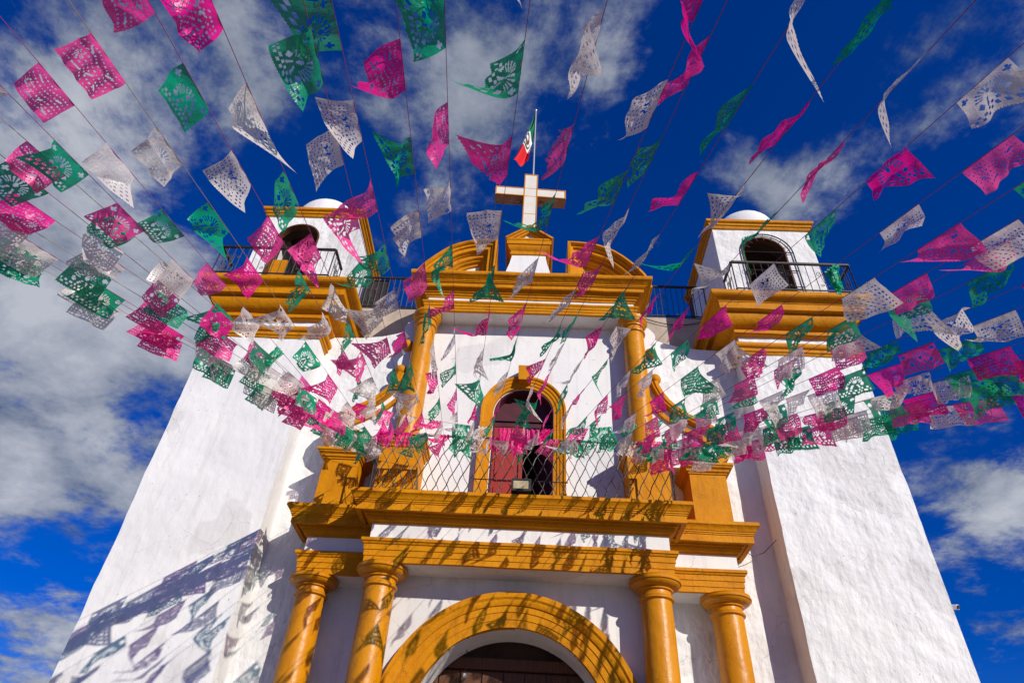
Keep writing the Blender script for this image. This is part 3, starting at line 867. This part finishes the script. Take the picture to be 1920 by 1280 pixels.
cbox(-0.146, 0.146, -0.161, -0.135, 14.155, 14.184, 'gilt_edge', YELLOW, sh)
for z in (12.62, 13.295, 13.612):
    cbox(-0.146, 0.146, -0.153, -0.14, z - 0.007, z + 0.007, 'tile_joint', YELLOW, sh)

# national flag on its pole behind the cross
fp = empty('flag_on_pole', (-0.07, 0.05, 13.9), 'green white and red flag drooping from a thin pole above the cross', 'flag')
MB().tube([(-0.07, 0.05, 12.6), (-0.09, 0.05, 18.05)], [0.028, 0.02], 8).build('pole', GREYMETAL, fp)
MB().sphere((-0.09, 0.05, 18.08), 0.04, 8, 6).build('pole_cap', GREYMETAL, fp)
def flag_pt(u, v):
    top_ = Vector((-0.11, 0.03, 18.0)).lerp(Vector((-0.64, -0.12, 15.2)), u)
    bot_ = Vector((-0.11, 0.03, 17.2)).lerp(Vector((-0.24, -0.05, 15.25)), u)
    p_ = top_.lerp(bot_, v)
    p_.y += 0.10 * math.sin(v * 7 + u * 4) * min(1, u * 3) + 0.05 * math.sin(u * 9)
    p_.z += -0.12 * math.sin(u * math.pi) * (0.5 + 0.5 * v)
    return p_
for (u0, u1, nm, mt) in ((0, 0.34, 'green_band', FLAGGREEN), (0.34, 0.67, 'white_band', FLAGWHITE), (0.67, 1.0, 'red_band', FLAGRED)):
    nu, nv = 10, 16
    vs = [flag_pt(u0 + (u1 - u0) * i / nu, j / nv) for i in range(nu + 1) for j in range(nv + 1)]
    fs = [(i * (nv + 1) + j, i * (nv + 1) + j + 1, (i + 1) * (nv + 1) + j + 1, (i + 1) * (nv + 1) + j) for i in range(nu) for j in range(nv)]
    band = link(nm, vs, fs, mt, fp, True)
    if nm == 'white_band':
        def em(poly, name, mat, off):
            pv = []
            for (a, b) in poly:
                p_ = flag_pt(0.505 + a, 0.5 + b)
                pv.append((p_.x, p_.y - off, p_.z))
            n_ = len(pv)
            c_ = Vector((sum(q[0] for q in pv) / n_, sum(q[1] for q in pv) / n_, sum(q[2] for q in pv) / n_))
            link(name, pv + [tuple(c_)], [(i, (i + 1) % n_, n_) for i in range(n_)], mat, band)
        bird = [(-0.10, -0.02), (-0.085, 0.10), (-0.05, 0.16), (-0.02, 0.22), (0.03, 0.2), (0.06, 0.1), (0.085, 0.12), (0.10, 0.02), (0.07, -0.06), (0.04, -0.16), (-0.01, -0.22), (-0.05, -0.17), (-0.07, -0.08)]
        em(bird, 'emblem_bird', FLAGBROWN, 0.03)
        for k in range(7):
            a0 = math.pi * (0.15 + 0.1 * k) - math.pi / 2 + 0.6
            a1 = a0 + 0.28
            q = [(0.12 * math.cos(a0), 0.27 * math.sin(a0)), (0.145 * math.cos(a0), 0.33 * math.sin(a0)), (0.145 * math.cos(a1), 0.33 * math.sin(a1)), (0.12 * math.cos(a1), 0.27 * math.sin(a1))]
            em(q, 'emblem_leaf', FLAGWREATH, 0.03)

# floodlight on the balcony edge
fl = empty('floodlight', (0.005, -1.47, 4.72), 'small black floodlight on the balcony edge before the red door', 'floodlight')
def tilted(mb, c, a):
    out_ = []
    for v in mb.v:
        y, z = v[1] - c[1], v[2] - c[2]
        out_.append((v[0], c[1] + y * math.cos(a) - z * math.sin(a), c[2] + y * math.sin(a) + z * math.cos(a)))
    mb.v = out_
    return mb
C0 = (0.0, -1.45, 4.84)
tilted(MB().box(-0.15, 0.15, -1.49, -1.40, 4.74, 4.95), C0, -0.1).build('housing', IRON, fl)
tilted(MB().box(-0.12, 0.12, -1.497, -1.4905, 4.775, 4.925), C0, -0.1).build('lamp_glass', LAMPGLASS, fl)
fr = MB()
for (a_, b_, c_, d_) in ((-0.15, 0.15, 4.925, 4.952), (-0.15, 0.15, 4.738, 4.775), (-0.152, -0.12, 4.7755, 4.9245), (0.12, 0.152, 4.7755, 4.9245)):
    fr.box(a_, b_, -1.51, -1.4901, c_, d_)
tilted(fr, C0, -0.1).build('bezel', IRON, fl)
MB().box(-0.02, 0.02, -1.46, -1.42, 4.715, 4.76).build('bracket', IRON, fl)

# security camera on the outer edge of the right tower
sc = empty('security_camera', (6.5, -0.3, 3.7), 'small white security camera on the outer edge of the right tower', 'security camera')
MB().tube([(6.47, -0.3, 3.72), (6.56, -0.32, 3.74)], 0.018, 8).build('mount', WHITEPLASTIC, sc)
MB().tube([(6.53, -0.24, 3.76), (6.60, -0.44, 3.70)], 0.038, 12).build('body', WHITEPLASTIC, sc)
MB().tube([(6.6, -0.4405, 3.6997), (6.603, -0.45, 3.697)], 0.028, 12).build('lens', IRON, sc)

# bare bulb hanging inside the arch
hb = empty('hanging_bulb', (-0.72, -0.1, 2.9), 'bare bulb hanging on a wire inside the great arch', 'light bulb')
MB().tube([(-0.72, -0.1, 2.84), (-0.72, -0.1, 2.52)], 0.006, 5).build('wire', IRON, hb)
autosmooth(MB().sphere((-0.72, -0.1, 2.485), 0.032, 10, 8).build('bulb', WHITEPLASTIC, hb))

# thin cables slung under the right walkway and by the side cornice
cb = MB().tube([(2.6 + 0.16 * i, 0.9, 10.6 - 0.2 * math.sin(math.pi * i / 10)) for i in range(11)], 0.011, 5).build('cable', IRON)
tag(cb, 'black cable sagging under the right walkway railing', 'cable')
cb = MB().tube([(3.66, -0.3, 4.45), (3.8, -0.15, 4.46), (4.0, -0.1, 4.56), (4.2, -0.2, 4.74)], 0.006, 5).build('cable', IRON)
tag(cb, 'short black cable between right side cornice and tower', 'cable')

# ------------------------------------------------------------------ cords of cut-paper flags
STR = [["S1", [-3.605, -8.235, 4.555], [-2.609, -1.42, 5.468], "PWG"],
       ["S2", [-2.852, -8.604, 4.221], [-2.221, -1.42, 5.344], "PWG"],
       ["S3", [-2.242, -8.461, 4.107], [-2.074, -1.42, 5.563], "GWP"],
       ["S4", [-1.673, -8.527, 3.73], [-2.005, -1.42, 5.595], "WGP"],
       ["C2", [-0.457, -8.972, 4.006], [-1.036, -1.42, 5.524], "GPW"],
       ["C3", [0.031, -8.926, 3.605], [-0.833, -1.42, 5.47], "GPW"],
       ["C4", [0.455, -9.016, 3.713], [-0.571, -1.42, 5.451], "WPG"],
       ["C5", [0.83, -8.708, 3.549], [-0.253, -1.42, 5.55], "WGP"],
       ["C6", [1.421, -8.545, 3.876], [0.03, -1.42, 5.451], "GPW"],
       ["C7", [1.771, -8.459, 3.828], [0.236, -1.42, 5.535], "PWG"],
       ["C8", [2.465, -8.69, 4.047], [0.557, -1.42, 5.581], "WPG"],
       ["C9", [3.128, -8.499, 4.322], [0.658, -1.42, 5.583], "WPG"],
       ["C10", [3.247, -8.128, 4.031], [0.999, -1.42, 5.565], "PWG"],
       ["C11", [3.178, -7.48, 3.906], [1.253, -1.42, 5.537], "PWG"],
       ["C12", [3.584, -7.512, 3.93], [1.553, -1.42, 5.532], "WPG"],
       ["C13", [4.02, -6.867, 4.214], [1.642, -1.42, 5.532], "GWP"],
       ["C14", [4.227, -6.471, 4.054], [2.031, -1.42, 5.575], "WPG"],
       ["S5", [-1.26, -8.8, 3.9], [-1.75, -1.42, 5.5], "GWP"],
       ["S6", [-1.13, -8.95, 4.0], [-1.5, -1.42, 5.5], "GWP"],
       ["C1", [-0.74, -8.73, 3.95], [-1.25, -1.42, 5.5], "PGW"],
       ["S0", [-3.67, -7.72, 4.35], [-2.68, -1.42, 5.5], "GPW"],
       ["L1", [-3.88, -7.73, 4.3], [-2.72, -1.42, 5.5], "PGW"],
       ["L2", [-4.04, -7.52, 4.25], [-2.6, -1.42, 5.5], "WPG"],
       ["L3", [-4.26, -7.34, 4.25], [-2.5, -1.42, 5.5], "PWG"],
       ["L4", [-4.34, -7.16, 4.2], [-2.55, -1.42, 5.5], "GPW"],
       ["L5", [-4.45, -6.98, 4.2], [-2.4, -1.42, 5.5], "WGP"],
       ["L6", [-4.54, -6.83, 4.2], [-2.6, -1.42, 5.5], "GWP"],
       ["C13b", [4.08, -6.23, 4.3], [1.8, -1.42, 5.5], "WGP"],
       ["R2", [4.69, -5.9, 4.25], [2.1, -1.42, 5.5], "PWG"],
       ["R3", [4.76, -5.74, 4.2], [2.3, -1.42, 5.5], "GWP"],
       ["R4", [4.89, -5.55, 4.2], [2.45, -1.42, 5.5], "GPW"],
       ["R5", [4.81, -5.44, 4.15], [2.6, -1.42, 5.5], "GPW"],
       ["R6", [5.04, -5.25, 4.15], [2.3, -1.42, 5.5], "PGW"],
       ["L7", [-4.55, -6.66, 4.2], [-2.5, -1.42, 5.5], "WPG"], ["R1b", [4.52, -6.04, 4.25], [1.95, -1.42, 5.5], "GPW"], ["R3b", [4.7, -5.58, 4.2], [2.2, -1.42, 5.5], "WGP"], ["R7", [4.99, -5.12, 4.15], [2.5, -1.42, 5.5], "WGP"], ["C5b", [1.08, -8.87, 3.8], [-0.15, -1.42, 5.5], "PGW"], ["C12b", [3.77, -7.18, 4.1], [1.6, -1.42, 5.5], "PGW"]]
PERIOD, FW_, FH_ = 0.78, 0.385, 0.275
def holes(kind, U, V, design):
    """cut-out pattern in flag coordinates (U along the cord, V down)"""
    H = np.zeros(U.shape, bool)
    def ell(cx, cy, a, b, th=0.0):
        x, y = U - cx, (V - cy) * 0.84
        c, s_ = math.cos(th), math.sin(th)
        return ((x * c + y * s_) / a) ** 2 + ((-x * s_ + y * c) / b) ** 2 < 1
    if kind == 'P':
        for k in range(-1, 6):
            curve = 0.22 + 0.13 * k + 0.07 * np.sin(2 * math.pi * (U * 1.1 + 0.2 * design))
            H |= (np.abs(V - curve) < 0.016) & (((U * 15 + 0.5 * k) % 1) < 0.42)
        for (cx, cy, th) in ((0.22, 0.3, 0.6), (0.75, 0.25, -0.5), (0.4, 0.66, 0.9), (0.62, 0.8, 0.2), (0.18, 0.78, -0.4)):
            H |= ell(cx, cy, 0.075, 0.02, th)
        ang_, rr = np.arctan2((V - 0.55) * 0.84, U - 0.78), np.hypot((V - 0.55) * 0.84, U - 0.78)
        H |= (rr < 0.085) & (rr > 0.03) & (((ang_ * 8 / (2 * math.pi)) % 1) < 0.5)
    elif kind == 'G':
        ang_, rr = np.arctan2(0.52 - V, U - 0.5), np.hypot((V - 0.52) * 0.84, U - 0.5)
        H |= (rr > 0.14) & (rr < 0.29) & (V < 0.52) & (((ang_ * 11 / math.pi) % 1) < 0.46)
        H |= ell(0.5, 0.42, 0.045, 0.06)
        for sg in (-1, 1):
            H |= (np.abs(U - 0.5 - sg * 0.24) + np.abs(V - 0.62) * 0.8 < 0.07)
            H |= (np.abs(U - 0.5 - sg * 0.4) < 0.03) & (np.abs(V - 0.2) < 0.09)
            H |= (np.abs(U - 0.5 - sg * 0.4) < 0.07) & (np.abs(V - 0.2) < 0.035)
            H |= (np.abs((U - 0.5) * sg - 0.07 - (V - 0.6) * 0.35) < 0.028) & (V > 0.57) & (V < 0.73)
        H |= (np.abs(V - 0.79) < 0.027) & (((U * 9) % 1) < 0.5)
        H |= (np.abs(V - 0.885) < 0.03) & (((U * 9 + 0.5) % 1) < 0.5)
    else:
        sidez = (np.abs(U - 0.5) > 0.24)
        H |= sidez & (((U * 12) % 1) < 0.42) & (((V * 9) % 1) < 0.42) & (V > 0.15)
        H |= (~sidez) & (((U * 8 + V * 6) % 1) < 0.27) & (((U * 5 - V * 9) % 1) < 0.55) & (V > 0.18) & (V < 0.82)
        H |= (~sidez) & (((U * 13) % 1) < 0.5) & (np.abs(V - 0.87) < 0.03)
        H |= ell(0.42, 0.35, 0.06, 0.03, 0.8) | ell(0.58, 0.35, 0.06, 0.03, -0.8)
    H &= (V > 0.10) & (V < 0.935) & (U > 0.035) & (U < 0.965)
    return H
def paper_flag(p0, tdir, kind, rg, swing, loose, near, parent, bunch=1.0):
    nu, nv = (56, 46) if near else (38, 32)
    u = np.linspace(0, 1, nu + 1)
    v = np.linspace(0, 1, nv + 1)
    V, U = np.meshgrid(v, u)                      # index [u, v]
    T = np.array(tdir)
    g_ = np.array((0, 0, -1.0))
    wind = np.array((-1.0, 0.12 + rg.gauss(0, 0.25), 0.12))
    a0 = rg.gauss(swing, 0.24 * loose)
    a1 = rg.gauss(0, 0.36 * loose)
    a2 = rg.gauss(0.12, 0.35 * loose)
    mode = rg.random()
    if mode < 0.06:
        a1 *= 1.8
    A = a0 + a1 * (2 * U - 1) * np.minimum(1, V * 1.5) + a2 * (V - 0.4)
    B = g_[None, None, :] + wind[None, None, :] * A[..., None]
    B /= np.linalg.norm(B, axis=2, keepdims=True)
    step = FH_ / nv
    body = np.zeros((nu + 1, nv + 1, 3))
    body[:, 1:, :] = np.cumsum(B[:, :-1, :] * step, axis=1)
    squeeze = bunch
    if mode > 0.995:
        squeeze = rg.uniform(0.3, 0.55)
    top_ = T[None, None, :] * ((U * squeeze + (1 - squeeze) * 0.3) * FW_)[..., None]
    n_ = np.cross(T, B)
    n_ /= np.maximum(1e-6, np.linalg.norm(n_, axis=2, keepdims=True))
    f1, ph, f2, ph2 = rg.uniform(0.6, 1.7), rg.uniform(0, 6.3), rg.uniform(1.5, 3.2), rg.uniform(0, 6.3)
    rip = rg.uniform(0.012, 0.04) * (0.4 + 0.6 * loose) * np.sin(2 * math.pi * (f1 * U + 0.5 * V) + ph) * V ** 0.8 + rg.uniform(0.004, 0.014) * np.sin(2 * math.pi * (f2 * U - 0.6 * V) + ph2) * (0.3 + V)
    if squeeze < 1:
        rip = rip + 0.05 * (1 - squeeze) * np.sin(2 * math.pi * 3.5 * U + ph)
    # a dog-eared lower corner now and then
    cu = rg.choice((0.0, 1.0))
    dist = np.clip((1 - np.abs(U - cu)) + V - 1.35, 0, 1)
    ear = rg.choice((0, 0, 0.25, 0.5)) * rg.choice((-1, 1))
    th = rg.uniform(0, 6.28)
    crease = rg.gauss(0, 0.22) * np.maximum(0, (U - 0.5) * math.cos(th) + (V - rg.uniform(0.3, 0.6)) * math.sin(th)) * FH_ * 2 * np.minimum(1, V * 2.5)
    th2 = rg.uniform(0, 6.28)
    crease = crease + rg.gauss(0, 0.16) * np.abs((U - rg.uniform(0.2, 0.8)) * math.cos(th2) + (V - 0.5) * math.sin(th2)) * FH_ * np.minimum(1, V * 2.5)
    shear = rg.gauss(0, 0.10 * loose)
    Pts = top_ + body + n_ * (rip + ear * dist ** 1.4 + crease)[..., None] + T[None, None, :] * (shear * V ** 1.3 * FH_)[..., None]
    # toothed lower edge
    teeth = np.where(np.arange(nu + 1) % 2 == 0, 0.0, 1.0)
    Pts[:, nv, :] = Pts[:, nv, :] * (1 - teeth[:, None]) + Pts[:, nv - 1, :] * teeth[:, None] * 0.9 + Pts[:, nv, :] * teeth[:, None] * 0.1
    uc, vc = (u[:-1] + u[1:]) / 2, (v[:-1] + v[1:]) / 2
    VC, UC = np.meshgrid(vc, uc)
    if rg.random() < 0.5:
        UC = 1 - UC
    pat = kind if rg.random() < 0.7 else rg.choice('PGW')
    keep = ~holes(pat, UC, VC, rg.randint(0, 3))
    if rg.random() < 0.07:                          # torn away lower corner
        k_ = rg.choice((UC, 1 - UC))
        keep &= ~((k_ * 0.9 + VC + 0.06 * np.sin(UC * 40) * np.sin(VC * 31)) > rg.uniform(1.2, 1.5))
    ii, jj = np.nonzero(keep)
    w_ = nv + 1
    q = np.stack([ii * w_ + jj, (ii + 1) * w_ + jj, (ii + 1) * w_ + jj + 1, ii * w_ + jj + 1], axis=1)
    used, invx = np.unique(q.ravel(), return_inverse=True)
    verts = Pts.reshape(-1, 3)[used]
    q = invx.reshape(-1, 4)
    me = bpy.data.meshes.new('paper_flag')
    me.vertices.add(len(verts)); me.vertices.foreach_set('co', verts.ravel())
    me.loops.add(q.size); me.loops.foreach_set('vertex_index', q.ravel().astype(np.int32))
    me.polygons.add(len(q))
    me.polygons.foreach_set('loop_start', np.arange(0, q.size, 4, dtype=np.int32))
    me.polygons.foreach_set('use_smooth', np.ones(len(q), bool))
    me.materials.append(PAPER[kind])
    me.update(calc_edges=True)
    o = bpy.data.objects.new('paper_flag', me)
    o.location = Vector(p0) - parent.location
    o.parent = parent
    col.objects.link(o)
    return o
WORDS = {'P': 'pink', 'G': 'green', 'W': 'white'}
ORD = ['first', 'second', 'third', 'fourth', 'fifth', 'sixth', 'seventh', 'eighth', 'ninth', 'tenth', 'eleventh', 'twelfth', 'thirteenth', 'fourteenth', 'fifteenth', 'sixteenth', 'seventeenth',
       'eighteenth', 'nineteenth', 'twentieth', 'twenty-first', 'twenty-second', 'twenty-third', 'twenty-fourth', 'twenty-fifth', 'twenty-sixth', 'twenty-seventh', 'twenty-eighth',
       'twenty-ninth', 'thirtieth', 'thirty-first', 'thirty-second', 'thirty-third', 'thirty-fourth', 'thirty-fifth', 'thirty-sixth', 'thirty-seventh', 'thirty-eighth', 'thirty-ninth', 'fortieth', 'forty-first', 'forty-second']
def in_view(p, margin=60):
    d = Vector(p) - CAMPOS
    z = d.dot(fw)
    if z < 0.3:
        return False
    x, y = 960 + FPX * d.dot(rt) / z, 640 - FPX * d.dot(up) / z
    return -margin < x < 1920 + margin and -margin < y < 1280 + margin
def bearing(s_):
    a_, b_ = s_[1], s_[2]
    return math.atan2(a_[0] - b_[0], -(a_[1] - b_[1]))
STR.sort(key=bearing)
for si, (nm, P0, E0, seq) in enumerate(STR):
    P0, E0 = Vector(P0), Vector(E0)
    Lr = (E0 - P0).length
    T = (E0 - P0) / Lr
    rg = random.Random('flags ' + nm)
    shift = 0.0
    if nm[0] in 'LR':
        shift = rg.uniform(0, PERIOD)
        E0 = E0 + Vector((rg.uniform(-0.1, 0.45) * (1 if nm[0] == 'L' else -1), 0, rg.uniform(-0.15, 0.08)))
        P0 = P0 + Vector((0, 0, rg.uniform(-0.08, 0.06)))
        Lr = (E0 - P0).length
        T = (E0 - P0) / Lr
    side = abs(math.degrees(bearing((nm, P0, E0))))
    swing = 0.88 if side < 16 else (0.42 if side < 24 else 0.2)
    if P0.x < -1.5:
        swing = min(swing, 0.36)
    if P0.x > 1.5 and side > 16:
        swing = 0.06                            # the lee side: flags hang almost plumb
    loose = 0.5 if side < 16 else (0.42 if side < 22 else 0.36)
    edge = 'top'
    for k in range(400):
        q_ = P0 - T * (k * 0.03 - 1.5)
        d_ = q_ - CAMPOS
        zz = d_.dot(fw)
        x_, y_ = 960 + FPX * d_.dot(rt) / zz, 640 - FPX * d_.dot(up) / zz
        if y_ < 0 or x_ < 0 or x_ > 1920:
            edge = 'left' if x_ < 0 else ('right' if x_ > 1920 else 'top')
            break
    ga = empty('bunting', E0, '%s line of cut-paper flags counted from the left, running off the %s edge' % (ORD[si], edge), 'bunting', 'lines of cut-paper flags fanning out from the balcony')
    start = P0 - T * 9.0
    sag = lambda t: -0.05 * math.sin(math.pi * max(0, min(1, t)))
    pts = []
    for k in range(61):
        p_ = start.lerp(E0, k / 60)
        pts.append(p_)
    MB().tube(pts, 0.0026, 4).build('cord', CORD if si > 9 or si % 3 else CORDPALE, ga)
    n = int((Lr - 0.15) / PERIOD)
    for i in range(-4, n + 1):
        jit = rg.uniform(-0.03, 0.03)
        p_ = P0 + T * (i * PERIOD + jit + shift)
        if i * PERIOD + shift + FW_ > Lr - 0.02:
            continue
        mid = p_ + T * 0.2 - Vector((0, 0, 0.15))
        if not in_view(mid, 480):
            continue
        near = (mid - CAMPOS).length < 7.0
        paper_flag(p_, T, seq[i % 3], rg, swing * (1 - 0.55 * max(0, min(1, i / 6))), loose * (1 - 0.3 * max(0, min(1, i / 6))), near, ga)

# short lines of flags slung along the balcony itself
for (nm_, xa, xb, za, dip, spc, lab) in (('rail', -2.45, 2.35, 5.78, 0.05, 0.30, 'short line of crumpled paper flags tied straight along the balcony top rail'),
                                         ('swag', -2.9, 2.75, 6.25, 0.42, 0.40, 'sagging line of paper flags slung level across the balcony front')):
    yy = -1.40 if nm_ == 'rail' else (-1.52 if nm_ == 'swag' else -1.62)
    ga = empty('bunting', (xa, yy, za), lab, 'bunting', 'lines of cut-paper flags slung across the balcony')
    cz = lambda x: za - dip * (1 - ((x - (xa + xb) / 2) / ((xb - xa) / 2)) ** 2)
    pts = [(xa + (xb - xa) * k / 40, yy, cz(xa + (xb - xa) * k / 40)) for k in range(41)]
    MB().tube(pts, 0.0026, 4).build('cord', CORD, ga)
    rg = random.Random(len(nm_) * 31)
    x, k = xa + 0.05, 0
    while x < xb - 0.2:
        t_ = Vector((0.2, 0, cz(x + 0.2) - cz(x))).normalized()
        paper_flag(Vector((x, yy, cz(x))), t_, 'GPWPGW'[(k + rg.randint(0, 1)) % 6], rg, 0.25, 1.0, False, ga, rg.uniform(0.45, 0.8))
        x += spc * rg.uniform(0.8, 1.2)
        k += 1
